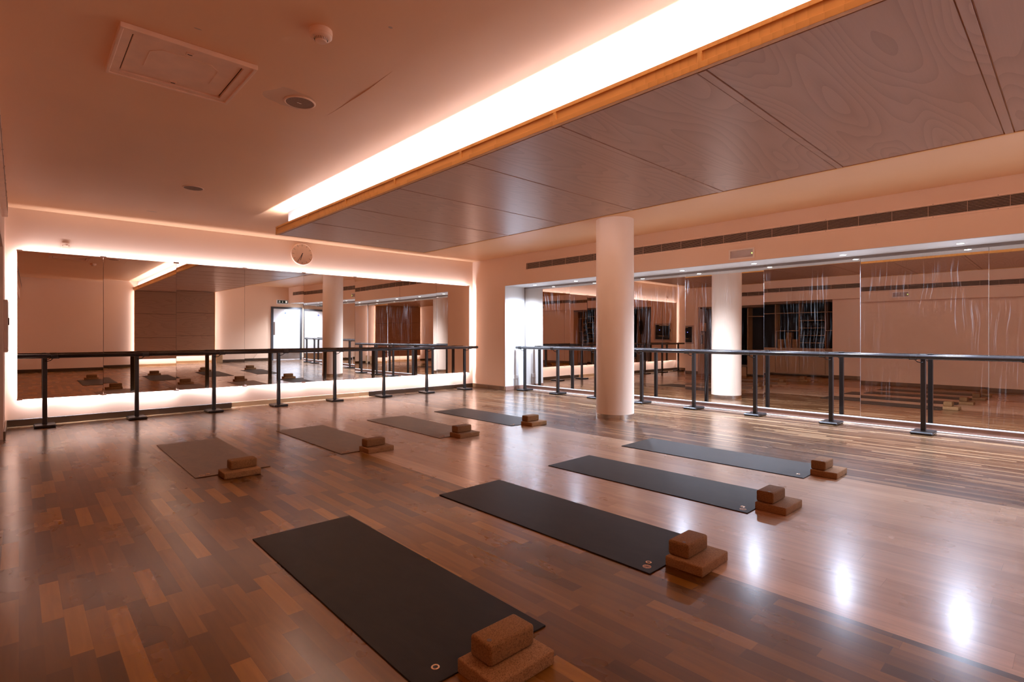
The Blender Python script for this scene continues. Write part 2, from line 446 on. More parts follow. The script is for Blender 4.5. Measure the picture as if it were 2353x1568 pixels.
# the panels are hand hung and a few tenths of a degree out of true
TILT_A = [(-0.0065, 0.0032), (-0.0103, 0.0055), (-0.0104, 0.0084), (-0.0098, 0.0092), (-0.0060, 0.0072), (-0.0005, -0.0010), (-0.0043, -0.0010), (-0.0058, 0.0018)]
LABELS_A = ['backlit wall mirror panel at the left end, beside the left corner',
            'backlit wall mirror panel second from the left corner',
            'backlit wall mirror panel third from the left corner, left of the clock',
            'backlit wall mirror panel directly under the left half of the clock',
            'backlit wall mirror panel reflecting the round column',
            'backlit wall mirror panel third from the right end of the back wall',
            'backlit wall mirror panel second from the right end of the back wall',
            'backlit wall mirror panel at the right end, beside the right corner']
for i in range(8):
    a, b = seams[i], seams[i + 1]
    t = thing('wall_mirror', LABELS_A[i], 'mirror', ((a + b) / 2, YM, (MT + MB_) / 2), 'backlit mirror panels on the back wall')
    g = 0.0028
    gl = BM(); box(gl, a + g, b - g, YM, YM + 0.001, MB_, MT)
    o1 = obj('glass', gl, M_MIRROR, t)
    ed = BM(); box(ed, a + g * .5, b - g * .5, YM + 0.001, YM + 0.007, MB_, MT)
    obj('edge', ed, M_EDGE, t)
    bk = BM(); box(bk, a + (0.14 if i == 0 else 0.002), b - (0.14 if i == 7 else 0.002), YM + 0.010, YA, MB_ + 0.14, MT - 0.14)
    obj('backing_board', bk, M_BACK, t)
    for z0, z1 in ((MT - 0.012, MT + 0.010), (MB_ - 0.010, MB_ + 0.012)):
        c = BM(); w0 = (a, a + 0.045) if i == 0 else (a, a + 0.001)
        if i == 0:
            box(c, a - 0.004, a + 0.055, YM - 0.005, YM + 0.012, z0, z1, 0.002, 1)
            obj('clip', c, M_CLIP, t); c = BM()
        x1 = b + 0.036 if i < 7 else b + 0.004
        box(c, b - (0.036 if i < 7 else 0.055), x1, YM - 0.005, YM + 0.012, z0, z1, 0.002, 1)
        obj('clip', c, M_CLIP, t)
    t.rotation_euler = (TILT_A[i][1], 0, TILT_A[i][0])
# visible loop of LED tape that has dropped below the left end
bm = BM()
pts = [(0.12 + 0.03 * k, 9.515 + 0.004 * math.sin(k), MB_ + 0.012 - 0.020 * math.sin(k * PI / 14) + 0.004 * math.sin(k * 1.7)) for k in range(15)]
tube(bm, pts, 0.003, 6)
solo('led_tape', bm, M_TAPE, 'loose loop of glowing LED tape under the left end of the back wall mirror', 'light strip', (0.3, 9.515, MB_))

# ------------------------------------------------------------------ alcove mirrors
seamB = [AY0 - 0.030, 7.109, 5.83, 4.55, 3.263, 2.006, 0.723, -0.56, -1.84, YD]
TILT_B = [(0.002, -0.002), (0.002, 0), (-0.0026, 0.0011), (0.0130, 0.0060), (-0.0005, 0.0016), (-0.0016, 0.0083), (-0.0010, 0.0090), (0, 0.004), (0, 0)]
LABELS_B = ['streaked alcove mirror panel at the far end, against the white end wall',
            'streaked alcove mirror panel seen left of the column',
            'alcove mirror panel mostly hidden behind the round column',
            'streaked alcove mirror panel reflecting the white column',
            'streaked alcove mirror panel reflecting the dark storage shelves',
            'streaked alcove mirror panel reflecting plain wall right of the shelves',
            'alcove mirror panel at the right edge of the photo',
            'alcove mirror panel beyond the right edge, next to the last one by the door',
            'alcove mirror panel nearest the door']
for i in range(9):
    a, b = seamB[i + 1], seamB[i]
    t = thing('alcove_mirror', LABELS_B[i], 'mirror', (AX, (a + b) / 2, 1.16), 'mirror panels in the lit alcove')
    g = 0.0016
    gl = BM(); box(gl, AX, AX + 0.001, a + g, b - g, 0.100, 2.228)
    obj('glass', gl, M_MIRROR2, t)
    ed = BM(); box(ed, AX + 0.001, AX + 0.006, a + 0.0008, b - 0.0008, 0.100, 2.228)
    obj('edge', ed, M_LEDGE if i < 6 else M_EDGE, t)
    t.rotation_euler = (0, TILT_B[i][1], TILT_B[i][0])

# ------------------------------------------------------------------ column
t = thing('round_column', 'round white structural column with a steel band at its foot', 'column', (6.395, 4.648, 0))
obj('shaft', lathe(BM(), (6.395, 4.648, 0), [(0.272, 0.055), (0.272, ZC)], 96, closed_top=False), M_COLUMN, t, True)
obj('steel_band', lathe(BM(), (6.395, 4.648, 0), [(0.276, 0.0), (0.276, 0.062), (0.271, 0.063)], 96, closed_top=False), M_STEEL, t, True)

# ------------------------------------------------------------------ ceiling raft
t = thing('ceiling_raft', 'suspended timber ceiling raft with glowing cove and oak edge', 'ceiling panel', ((RX0 + RX1) / 2, (RY1 + YD) / 2, RZ))
up = BM(); box(up, 2.685, RX1 - 0.105, YD + 0.001, 7.34, RZ + 0.03, ZC)
obj('upstand', up, M_WHITE, t, label='white box between raft and ceiling')
# carrier deck
dk = BM(); box(dk, RX0 + 0.02, RX1 - 0.02, YD + 0.001, RY1 - 0.02, RZ + 0.012, RZ + 0.03)
obj('deck', dk, M_FASC, t)
joints = [RY1 - 0.005, 6.42, 5.395, 4.375, 3.36, 2.345, 1.33, 0.305, -0.715, -1.735, YD + 0.001]
for i in range(10):
    y1, y0 = joints[i], joints[i + 1]
    p = BM(); box(p, RX0 + 0.045, RX1 - 0.006, y0 + (0.052 if i < 9 else 0.0), y1 - 0.004, RZ, RZ + 0.012, 0.0015, 1)
    obj('veneer_panel', p, M_VEN, t)
    if i < 9:
        s = BM(); box(s, RX0 + 0.045, RX1 - 0.004, y0 + 0.002, y0 + 0.046, RZ - 0.003, RZ + 0.012, 0.001, 1)
        obj('cover_strip', s, M_VEN, t)
# dark recess line behind the veneer at the long edge
s = BM(); box(s, RX0 + 0.030, RX0 + 0.045, YD + 0.001, RY1 - 0.02, RZ + 0.006, RZ + 0.012); obj('shadow_line', s, M_GAP, t)
# fascias: left, right, far end
def fascia(side):
    if side == 'left': xo, xi, sgn = RX0, RX0 + 0.018, 1
    else: xo, xi, sgn = RX1, RX1 - 0.018, -1
    f = BM()
    a, b = sorted((xo + sgn * 0.008, xi))
    box(f, a, b, YD + 0.001, RY1, RZ, RZ + 0.107)
    fo = obj('fascia', f, M_FASC, t)
    a, b = sorted((xo - sgn * 0.0, xi)); r = BM()
    box(r, a, b, YD + 0.001, RY1, RZ + 0.083, RZ + 0.107, 0.001, 1); obj('top_rail', r, M_FASC, fo)
    r = BM(); a, b = sorted((xo - sgn * 0.002, xi + sgn * 0.012)); box(r, a, b, YD + 0.001, RY1, RZ - 0.004, RZ + 0.030, 0.001, 1); obj('bottom_rail', r, M_FASC, fo)
    ys = [y + 0.012 for y in joints[1:-1]] + [RY1 - 0.015]
    for y in ys:
        r = BM(); a, b = sorted((xo - sgn * 0.001, xi)); box(r, a, b, y - 0.013, y + 0.013, RZ + 0.030, RZ + 0.083, 0.001, 1); obj('stud', r, M_FASC, fo)
fascia('left'); fascia('right')
f = BM(); box(f, RX0, RX1, RY1 - 0.018, RY1, RZ - 0.002, RZ + 0.107, 0.001, 1); obj('end_fascia', f, M_FASC, t)

# ------------------------------------------------------------------ timber panel on the wall behind
t = thing('wall_panel', 'backlit timber panel on the wall, seen in the back wall mirror', 'wall panel', ((RX0 + RX1) / 2, YD + 0.07, 0.26))
b_ = BM(); box(b_, RX0 + 0.14, RX1 - 0.14, YD, YD + 0.06, 0.42, 2.45); obj('backing_frame', b_, M_BACK, t)
zs = [0.262, 0.985, 1.80, RZ - 0.006]
for i in range(3):
    p = BM(); box(p, RX0 + 0.02, RX1 - 0.02, YD + 0.06, YD + 0.078, zs[i] + 0.004, zs[i + 1] - 0.004, 0.0015, 1)
    obj('veneer_board', p, M_VENW, t)
p = BM(); box(p, RX0 + 0.02, RX1 - 0.02, YD + 0.056, YD + 0.066, 0.262, RZ - 0.006); obj('backing_skin', p, M_GAP, t)
for x0 in (RX0, RX1 - 0.02):
    p = BM(); box(p, x0, x0 + 0.02, YD + 0.055, YD + 0.080, 0.26, RZ - 0.006, 0.001, 1); obj('edge_strip', p, M_FASC, t)

# ------------------------------------------------------------------ ballet barres
ZB = 0.927; RB = 0.0285
def barre(axis, posts, s0, s1, wall, label, loc, mat_bar, grp):
    """axis 'x': runs along the back wall; 'y': along the alcove. wall = (post line, rail line)"""
    pl, rl = wall
    t = thing('ballet_barre', label, 'barre', loc)
    def P(s, d, z): return (s, d, z) if axis == 'x' else (d, s, z)
    def B(bm, s0, s1, d0, d1, z0, z1, bev=0.0, seg=1):
        d0, d1 = min(d0, d1), max(d0, d1)
        return box(bm, s0, s1, d0, d1, z0, z1, bev, seg) if axis == 'x' else box(bm, d0, d1, s0, s1, z0, z1, bev, seg)
    r = BM(); tube(r, [P(s0, rl, ZB), P(s0 + 0.004, rl, ZB), P(s1 - 0.004, rl, ZB), P(s1, rl, ZB)], [RB * 0.9, RB, RB, RB * 0.9], 28)
    rail = obj('handrail', r, mat_bar, t, True)
    first = None
    for s in posts:
        if first is None:
            p = BM(); B(p, s - 0.025, s + 0.025, pl - 0.025, pl + 0.025, 0.03, ZB + 0.012, 0.004, 2)
            post = obj('post', p, M_BLACK, t)
            f = BM(); B(f, s - 0.11, s + 0.11, pl - 0.155, pl + 0.155, 0.0, 0.034, 0.011, 1)
            plate = obj('foot_plate', f, M_BLACK, post)
            c = BM(); B(c, s - 0.028, s + 0.028, pl - 0.028, pl + 0.028, ZB + 0.012, ZB + 0.032, 0.004, 1)
            cap = obj('post_cap', c, M_BLK, post)
            k = BM(); d = rl - pl; e = 0.055 if axis == 'x' else 0.05
            tube(k, [P(s + 0.0, pl + (0.02 if d > 0 else -0.02), ZB - 0.062), P(s + e * 0.35, pl + d * 0.55, ZB - 0.070), P(s + e, pl + d * 0.85, ZB - 0.058), P(s + e * 1.5, rl, ZB - 0.030)], 0.0055, 8)
            B(k, s + e * 1.0, s + e * 2.6, rl - 0.012, rl + 0.012, ZB - RB - 0.006, ZB - RB + 0.001)
            br = obj('bracket', k, M_BAR, post, True)
            j = BM(); a_, b2 = P(s + e * 1.1, rl, ZB), P(s + e * 2.4, rl, ZB)
            tube(j, [a_, b2], RB + 0.0022, 28); slv = obj('sleeve', j, M_BLACK, post, True)
            first = (post, s)
        else:
            d = s - first[1]
            c = first[0].copy(); COL.objects.link(c); c.parent = t
            c.location = (first[0].location[0] + (d if axis == 'x' else 0), first[0].location[1] + (d if axis == 'y' else 0), first[0].location[2])
            for ch in [plate, cap, br, slv]:
                q = ch.copy(); COL.objects.link(q); q.parent = c
    return t
postsA = [0.251, 1.246, 2.244, 3.228, 4.222, 5.22, 6.216, 7.211]
barre('x', postsA, -0.012, 7.53, (9.28, 9.215), 'black ballet barre on posts in front of the backlit back wall mirror', (3.7, 9.28, 0), M_BAR, None)
postsB = [8.20, 7.24, 6.27, 5.26, 4.276, 3.297, 2.29, 1.295, 0.30, -0.70, -1.45]
barre('y', postsB[::-1], -1.70, 8.60 - 0.2, (8.02, 7.955), 'dark metal ballet barre on posts in front of the alcove mirrors', (8.02, 3.4, 0), M_BAR, None)

# ------------------------------------------------------------------ yoga mats, cork slabs and blocks
MW, ML = 0.60, 1.80
mats = [  # x, y, angle, disc, label
 (1.291, 2.399, -0.0097, False, 'dark yoga mat nearest the camera, bottom of the photo', 1.281, 1.405, 1.288, 1.433),
 (2.600, 2.365, 0.0031, True, 'dark yoga mat second in the front row, half on the pale floor', 2.60, 1.37, 2.592, 1.415),
 (3.851, 2.419, 0.0107, True, 'dark yoga mat third in the front row, wholly on the pale floor', 3.84, 1.42, 3.823, 1.465),
 (5.056, 2.470, 0.0147, False, 'bluish dark yoga mat in the front row nearest the alcove', 5.08, 1.47, 5.06, 1.515),
 (1.386, 5.934, -0.0093, True, 'worn yoga mat, wall glow painted into its brown, in the back row nearest the left wall', 1.390, 4.925, 1.42, 4.965),
 (2.659, 5.955, 0.0077, True, 'yoga mat second from the left in the back row', 2.715, 4.975, 2.70, 5.01),
 (3.874, 5.948, -0.0136, True, 'yoga mat third from the left in the back row', 3.868, 4.975, 3.85, 5.01),
 (5.042, 5.983, -0.0089, True, 'yoga mat in the back row nearest the round column', 5.035, 4.975, 5.01, 5.015)]
SL = ['largest cork slab, at the bottom edge of the photo', 'cork slab at the foot of the second mat in the front row',
      'cork slab at the foot of the third mat in the front row', 'cork slab at the foot of the bluish mat by the alcove',
      'cork slab at the foot of the left mat in the back row', 'cork slab at the foot of the second mat in the back row',
      'cork slab at the foot of the third mat in the back row', 'cork slab at the foot of the back row mat by the column']
BL = ['cork block with round badge on the nearest slab', 'cork block on the slab of the second front mat',
      'cork block on the slab of the third front mat', 'cork block on the slab of the bluish mat by the alcove',
      'cork block on the slab of the left mat in the back row', 'cork block on the slab of the second mat in the back row',
      'cork block on the slab of the third mat in the back row', 'cork block on the slab of the back row mat by the column']
def mat_mesh():
    bm = BM(); box(bm, -MW / 2, MW / 2, -ML / 2, ML / 2, 0.0, 0.006, 0.002, 2); return bm
def ringm(cx_, cy_):
    bm = BM(); n = 28; m = 8; rows = []
    for i in range(n):
        a = 2 * PI * i / n; row = []
        for j in range(m):
            b = 2 * PI * j / m; r = 0.0125 + 0.0035 * math.cos(b)
            row.append(bm.verts.new((cx_ + r * math.cos(a), cy_ + r * math.sin(a), 0.0062 + 0.0018 * math.sin(b))))
        rows.append(row)
    for i in range(n):
        for j in range(m):
            bm.faces.new((rows[i][j], rows[(i + 1) % n][j], rows[(i + 1) % n][(j + 1) % m], rows[i][(j + 1) % m]))
    return bm
def disc(cx_, cy_, r, z0, z1, n=32):
    bm = BM(); tube(bm, [(cx_, cy_, z0), (cx_, cy_, z1)], r, n); return bm
def mandala(cx_, cy_, z):
    """eight petal lines cut into the printed disc"""
    bm = BM()
    for k in range(8):
        a = PI * k / 4
        for s in (-1, 1):
            pts = [(cx_ + 0.019 * q * math.cos(a + s * 0.35 * math.sin(PI * q)), cy_ + 0.019 * q * math.sin(a + s * 0.35 * math.sin(PI * q)), z) for q in (0.1, 0.4, 0.7, 1.0)]
            tube(bm, pts, 0.0006, 4)
    return bm
proto_body = proto_r1 = None
for i, (x, y, a, has, lab, sx, sy, bx, by) in enumerate(mats):
    t = thing('yoga_mat', lab, 'yoga mat', (0, 0, 0.0), 'yoga mats laid out in two rows')
    if proto_body is None:
        proto_body = obj('mat_sheet', mat_mesh(), M_MAT, t); b0 = proto_body
        r1 = obj('eyelet', ringm(-0.19, -0.823), M_BRASS, t, True); r2 = obj('eyelet', ringm(0.19, -0.823), M_BRASS, t, True)
        h1 = obj('eyelet_hole', disc(-0.19, -0.823, 0.009, 0.004, 0.0064), M_BLK, r1)
        h2 = obj('eyelet_hole', disc(0.19, -0.823, 0.009, 0.004, 0.0064), M_BLK, r2)
        protos = (b0, r1, r2, h1, h2)
    else:
        c0 = protos[0].copy(); c1 = protos[1].copy(); c2 = protos[2].copy(); c3 = protos[3].copy(); c4 = protos[4].copy()
        for c in (c0, c1, c2, c3, c4): COL.objects.link(c)
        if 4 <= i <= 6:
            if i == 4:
                tinted = protos[0].data.copy(); tinted.materials[0] = M_MAT_GLOW
            c0.data = tinted
        c0.parent = c1.parent = c2.parent = t; c3.parent = c1; c4.parent = c2
    if has:
        d = obj('printed_disc', disc(-0.24, -0.845, 0.022, 0.0055, 0.0064), M_LOGO, t)
        obj('disc_pattern', mandala(-0.24, -0.845, 0.0065), M_MAT, d)
    t.location = (x, y, 0); t.rotation_euler = (0, 0, a)

slab0 = None; blk0 = None
for i, (x, y, a, has, lab, sx, sy, bx, by) in enumerate(mats):
    jit = (0.0, 0.02, -0.012, 0.015, -0.02, 0.0, 0.012, 0.02)[i]
    if slab0 is None:
        bm = BM(); box(bm, -0.145, 0.145, -0.102, 0.102, 0, 0.052, 0.007, 3)
        slab0 = obj('cork_slab', bm, M_CORK, None, True); s = slab0
        bm = BM(); box(bm, -0.108, 0.108, -0.057, 0.057, 0, 0.076, 0.013, 4)
        blk0 = obj('cork_block', bm, M_CORK2, None, True); b = blk0
        bd = obj('badge', disc(-0.083, -0.022, 0.0085, 0.0755, 0.0763), M_BADGE, b)
        bl = BM()
        for k in range(3): tube(bl, [(-0.0875 + 0.0045 * k, -0.026, 0.0764), (-0.0855 + 0.0045 * k, -0.018, 0.0764)], 0.0006, 4)
        obj('badge_mark', bl, M_CORK2, bd)
    else:
        s = slab0.copy(); COL.objects.link(s)
        b = blk0.copy(); COL.objects.link(b)
        k = bd.copy(); COL.objects.link(k); k.parent = b
        if i > 1: pass
    s.location = (sx, sy, 0.0); s.rotation_euler = (0, 0, jit)
    # the slab bears on the mat edge; its underside sits on the floor just in front of the mat
    b.location = (bx, by, 0.0525); b.rotation_euler = (0, 0, jit * 0.5)
    s['label'] = SL[i]; s['category'] = 'cork slab'; s['group'] = 'cork slabs at the mat ends'
    b['label'] = BL[i]; b['category'] = 'yoga block'; b['group'] = 'cork blocks on the slabs'

# ------------------------------------------------------------------ clock
cxk, czk, RK = 3.728, 2.655, 0.195
t = thing('wall_clock', 'round cream wall clock above the back wall mirror', 'clock', (cxk, YA, czk))
obj('rim', lathe(BM(), (cxk, YA, czk), [(RK, 0.0), (RK, -0.030), (RK - 0.004, -0.034), (RK - 0.012, -0.034), (RK - 0.014, -0.026)], 72, 'y', False), M_PLASTIC, t, True)
fb = BM(); tube(fb, [(cxk, YA, czk), (cxk, YA - 0.026, czk)], RK - 0.010, 72)
face = obj('dial', fb, M_PLASTIC, t)
hm = BM()
for k in range(12):
    a = PI / 6 * k
    d = Vector((math.sin(a), 0, math.cos(a))); n = Vector((math.cos(a), 0, -math.sin(a)))
    c = Vector((cxk, YA - 0.027, czk))
    vs = [hm.verts.new(c + d * r + n * s) for r, s in ((0.140, -0.002), (0.140, 0.002), (0.178, 0.002), (0.178, -0.002))]
    vs2 = [hm.verts.new(v.co + Vector((0, 0.002, 0))) for v in vs]
    hm.faces.new(vs); hm.faces.new(vs2[::-1])
    for q in range(4): hm.faces.new((vs[q], vs[(q + 1) % 4], vs2[(q + 1) % 4], vs2[q]))
obj('hour_marks', hm, M_BLK, face)
def hand(name, ang, ln, wd, yy):
    a = math.radians(ang); d = Vector((math.sin(a), 0, math.cos(a))); n = Vector((math.cos(a), 0, -math.sin(a)))
    h = BM(); c = Vector((cxk, yy, czk))
    vs = [h.verts.new(c + d * r + n * s) for r, s in ((-0.02, -wd), (-0.02, wd), (ln, wd * 0.6), (ln, -wd * 0.6))]
    vs2 = [h.verts.new(v.co + Vector((0, 0.002, 0))) for v in vs]
    h.faces.new(vs); h.faces.new(vs2[::-1])
    for q in range(4): h.faces.new((vs[q], vs[(q + 1) % 4], vs2[(q + 1) % 4], vs2[q]))
    obj(name, h, M_BLK, t)
hand('hour_hand', 196, 0.115, 0.005, YA - 0.0305)
hand('minute_hand', 211, 0.165, 0.0035, YA - 0.0335)

# ------------------------------------------------------------------ ceiling fittings
t = thing('access_hatch', 'square recessed access hatch in the ceiling', 'hatch', (0.745, 3.83, ZC))
hx0, hx1, hy0, hy1 = 0.405, 1.085, 3.50, 4.165
fr = BM(); B_ = 0.055
for (a, b, c, d) in ((hx0, hx1, hy0, hy0 + B_), (hx0, hx1, hy1 - B_, hy1), (hx0, hx0 + B_, hy0 + B_, hy1 - B_), (hx1 - B_, hx1, hy0 + B_, hy1 - B_)):
    box(fr, a, b, c, d, ZC - 0.022, ZC)
frame = obj('frame', fr, M_PLASTIC, t)
mo = BM()
for (a, b, c, d) in ((hx0 - .008, hx1 + .008, hy0 - .008, hy0 + .012), (hx0 - .008, hx1 + .008, hy1 - .012, hy1 + .008), (hx0 - .008, hx0 + .012, hy0, hy1), (hx1 - .012, hx1 + .008, hy0, hy1)):
    box(mo, a, b, c, d, ZC - 0.030, ZC, 0.004, 2)
obj('moulding', mo, M_PLASTIC, frame)
dr = BM(); box(dr, hx0 + B_ + 0.008, hx1 - B_ - 0.008, hy0 + B_ + 0.003, hy1 - B_ - 0.003, ZC - 0.012, ZC - 0.001, 0.003, 2)
door = obj('door', dr, M_PLASTIC, t)
gp = BM(); box(gp, hx0 + B_, hx1 - B_, hy0 + B_, hy1 - B_, ZC - 0.003, ZC - 0.0005); obj('gap', gp, M_GAP, t)
rd = BM(); e0x, e1x, e0y, e1y = 0.565, 0.925, 3.66, 4.00
tube(rd, [(e0x, e1y - 0.06, ZC - 0.013), (e0x, e0y + 0.06, ZC - 0.013), (e0x + 0.05, e0y, ZC - 0.013), (e1x - 0.05, e0y, ZC - 0.013), (e1x, e0y + 0.06, ZC - 0.013), (e1x, e1y - 0.06, ZC - 0.013)], 0.0025, 6)
obj('raised_outline', rd, M_PLASTIC, door)
for yy in (3.60, 4.075):
    lk = BM(); box(lk, 0.725, 0.765, yy - 0.016, yy + 0.016, ZC - 0.018, ZC - 0.011, 0.002, 1)
    l_ = obj('latch', lk, M_PLASTIC, door)
    kk = BM(); box(kk, 0.733, 0.757, yy - 0.003, yy + 0.003, ZC - 0.0195, ZC - 0.0175); obj('latch_slot', kk, M_GAP, l_)

t = thing('smoke_detector', 'round slotted smoke detector on the ceiling', 'smoke detector', (1.222, 2.855, ZC))
sx_, sy_ = 1.222, 2.855
obj('base', lathe(BM(), (sx_, sy_, ZC), [(0.060, 0), (0.061, -0.012), (0.060, -0.030)], 48), M_PLASTIC, t, True)
obj('cover', lathe(BM(), (sx_, sy_, ZC), [(0.059, -0.028), (0.058, -0.038), (0.052, -0.044), (0.036, -0.046), (0.031, -0.060), (0.028, -0.064), (0.0, -0.066)], 48, closed_top=False), M_PLASTIC, t, True)
sl = BM()
for k in range(24):
    a = 2 * PI * k / 24
    p0 = Vector((sx_ + 0.0365 * math.cos(a), sy_ + 0.0365 * math.sin(a), ZC - 0.047)); p1 = Vector((sx_ + 0.0318 * math.cos(a), sy_ + 0.0318 * math.sin(a), ZC - 0.059))
    tube(sl, [p0, p1], 0.0013, 4)
obj('slots', sl, M_GAP, t)
lb = BM(); tube(lb, [(sx_ - 0.044, sy_ - 0.012, ZC - 0.044), (sx_ - 0.044, sy_ - 0.012, ZC - 0.050)], 0.004, 10); obj('indicator', lb, M_CLIP, t)

M_MESHG = plain('speaker_grille', (0.27, 0.15, 0.085), 0.7, 0.0, var=0.3, scale=300)
def speaker(x, y, lab):
    t = thing('ceiling_speaker', lab, 'speaker', (x, y, ZC), 'round ceiling speakers')
    obj('rim', lathe(BM(), (x, y, ZC), [(0.108, 0), (0.108, -0.004), (0.100, -0.008), (0.094, -0.006)], 48, closed_top=False), M_PLASTIC, t, True)
    obj('grille', disc(x, y, 0.097, ZC - 0.0055, ZC - 0.001, 48), M_MESHG, t)
    b = BM(); box(b, x - 0.02, x + 0.012, y - 0.003, y + 0.003, ZC - 0.008, ZC - 0.0055); obj('badge', b, M_STEEL, t)
speaker(1.486, 3.838, 'round ceiling speaker near the smoke detector, in a patched stain')
speaker(1.457, 6.889, 'round ceiling speaker near the back wall on the left')
# filled crack standing proud of the ceiling
bm = BM(); cp = [(1.728, 3.92), (1.738, 3.75), (1.742, 3.60), (1.747, 3.45), (1.751, 3.30), (1.748, 3.17), (1.744, 2.99)]
rad = [0.0005, 0.001, 0.0025, 0.004, 0.004, 0.0015, 0.0005]
tube(bm, [(x, y, ZC) for x, y in cp], rad, 6)
struct('trim_12', bm, M_CEIL, 'filled crack in the ceiling plaster')

# downlights in the alcove soffit
dl0 = None
DY = [7.83, 6.71, 5.58, 4.446, 3.29, 2.133, 0.943, -0.20, -1.35, -2.35]
DLAB = ['recessed alcove downlight nearest the far end wall', 'second recessed alcove downlight from the far end wall', 'recessed alcove downlight hidden behind the column',
        'recessed alcove downlight just right of the column', 'recessed alcove downlight below the emergency light box', 'recessed alcove downlight two along from the emergency light box',
        'recessed alcove downlight nearest the right edge of the photo', 'recessed alcove downlight just outside the right edge', 'recessed alcove downlight near the door', 'recessed alcove downlight over the door']
ZS = AZ - 0.006
for i, y in enumerate(DY):
    t = thing('downlight', DLAB[i], 'downlight', (7.96, 0, ZS), 'recessed downlights in the alcove soffit')
    if dl0 is None:
        a1 = obj('trim_ring', lathe(BM(), (7.96, 0, ZS), [(0.044, 0), (0.044, -0.003), (0.036, -0.006), (0.033, -0.002)], 32, closed_top=False), M_LEDGE, t, True)
        a2 = obj('lamp', disc(7.96, 0, 0.036, ZS - 0.0035, ZS - 0.001, 24), M_LAMP, t)
        dl0 = (a1, a2)
    else:
        for q in dl0:
            c = q.copy(); COL.objects.link(c); c.parent = t
    t.location.y = y
    sp = bpy.data.lights.new('downlight_beam', 'SPOT')
    sp.energy = 335.0; sp.color = COOL; sp.spot_size = math.radians(151); sp.spot_blend = 1.0; sp.shadow_soft_size = 0.03
    so = bpy.data.objects.new('downlight_beam', sp); COL.objects.link(so); so.location = (7.96, y, ZS - 0.04)

# ------------------------------------------------------------------ ventilation grilles
def grille(name, lab, xw, sgn, y0, y1, z0, z1, proud):
    """wall at x = xw, facing sgn"""
    t = thing('ventilation_grille', lab, 'vent', (xw, (y0 + y1) / 2, (z0 + z1) / 2))
    xf = xw + sgn * proud
    def bx_(bm, a, b, *r): a, b = min(a, b), max(a, b); return box(bm, a, b, *r)
    f = BM(); m = 0.022
    for (c, d, e, g) in ((y0 - m, y1 + m, z1, z1 + m), (y0 - m, y1 + m, z0 - m, z0), (y0 - m, y0, z0, z1), (y1, y1 + m, z0, z1)):
        bx_(f, xw, xf, c, d, e, g)
    obj('frame', f, M_WALLTRIM, t)
    b = BM(); bx_(b, xw, xw + sgn * 0.0015, y0, y1, z0, z1); obj('duct', b, M_GAP, t)
    s = BM(); n = 8
    for k in range(n):
        zz = z0 + (k + 0.5) * (z1 - z0) / n
        bx_(s, xw + sgn * 0.004, xf - sgn * 0.001, y0, y1, zz - 0.0022, zz + 0.0022)
    obj('slats', s, M_SLAT, t)
    k = y1 - 0.03
    while k > y0:
        v = BM(); bx_(v, xw + sgn * 0.004, xf + sgn * 0.001, k - 0.002, k + 0.002, z0, z1); k -= 0.345
        obj('divider', v, M_SLAT, t)
    w_ = BM(); k = y1 - 0.03
    while k > y0:
        for zz in (z0 - m * 0.5, z1 + m * 0.5): tube(w_, [(xf, k, zz), (xf + sgn * 0.0015, k, zz)], 0.0035, 8)
        k -= 0.55
    obj('screws', w_, M_GAP, t)
    return t
M_WALLTRIM = plain('painted_metal', PAINT, 0.4)
M_SLAT = plain('grille_slat', (0.52, 0.34, 0.23), 0.5)
grille('g', 'long slotted air grille on the bulkhead above the alcove', XB, -1, -2.2, 7.775, 2.553, 2.677, 0.014)
grille('g', 'long slotted air grille on the left bulkhead, seen in the alcove mirror', XC, 1, -2.2, 7.88, 2.50, 2.62, 0.045)

M_BEZEL = plain('pale_bezel', (0.90, 0.74, 0.62), 0.4)
def emergency(lab, xw, sgn, y0, y1, z0, z1):
    t = thing('emergency_light', lab, 'light', (xw, (y0 + y1) / 2, (z0 + z1) / 2))
    def bx_(bm, a, b, *r): a, b = min(a, b), max(a, b); return box(bm, a, b, *r)
    m = 0.022; f = BM(); xf = xw + sgn * 0.012
    for (c, d, e, g) in ((y0, y1, z1 - m, z1), (y0, y1, z0, z0 + m), (y0, y0 + m, z0 + m, z1 - m), (y1 - m, y1, z0 + m, z1 - m)): bx_(f, xw, xf, c, d, e, g)
    obj('bezel', f, M_BEZEL, t)
    d = BM(); bx_(d, xw, xw + sgn * 0.003, y0 + m, y1 - m, z0 + m, z1 - m); obj('diffuser', d, M_DIFF, t)
    g = BM(); tube(g, [(xw, y0 + m + 0.015, z0 + 0.072), (xw + sgn * 0.008, y0 + m + 0.015, z0 + 0.072)], 0.006, 10); obj('green_indicator', g, M_GLED, t)
M_DIFF = plain('smoked_diffuser', (0.42, 0.30, 0.25), 0.2)
emergency('recessed emergency light with green indicator above the alcove', XB, -1, 3.155, 3.525, 2.295, 2.445)
emergency('emergency light with green indicator on the left bulkhead, seen in the mirror', XC, 1, 3.00, 3.37, 2.30, 2.45)

# blank plate on the back wall
t = thing('wall_plate', 'small square switch plate above the left end of the back mirror', 'switch', (0.477, YA, 2.437))
b = BM(); box(b, 0.434, 0.520, YA - 0.010, YA, 2.395, 2.480, 0.003, 2); pl_ = obj('plate', b, M_PLASTIC, t)
b = BM(); box(b, 0.478, 0.500, YA - 0.015, YA - 0.009, 2.425, 2.450, 0.002, 1); obj('rocker', b, M_SIGNW2 if False else M_PLASTIC, t)
b = BM()
for xx in (0.444, 0.511): tube(b, [(xx, YA - 0.009, 2.437), (xx, YA - 0.0115, 2.437)], 0.004, 8)
obj('screws', b, M_GAP, t)

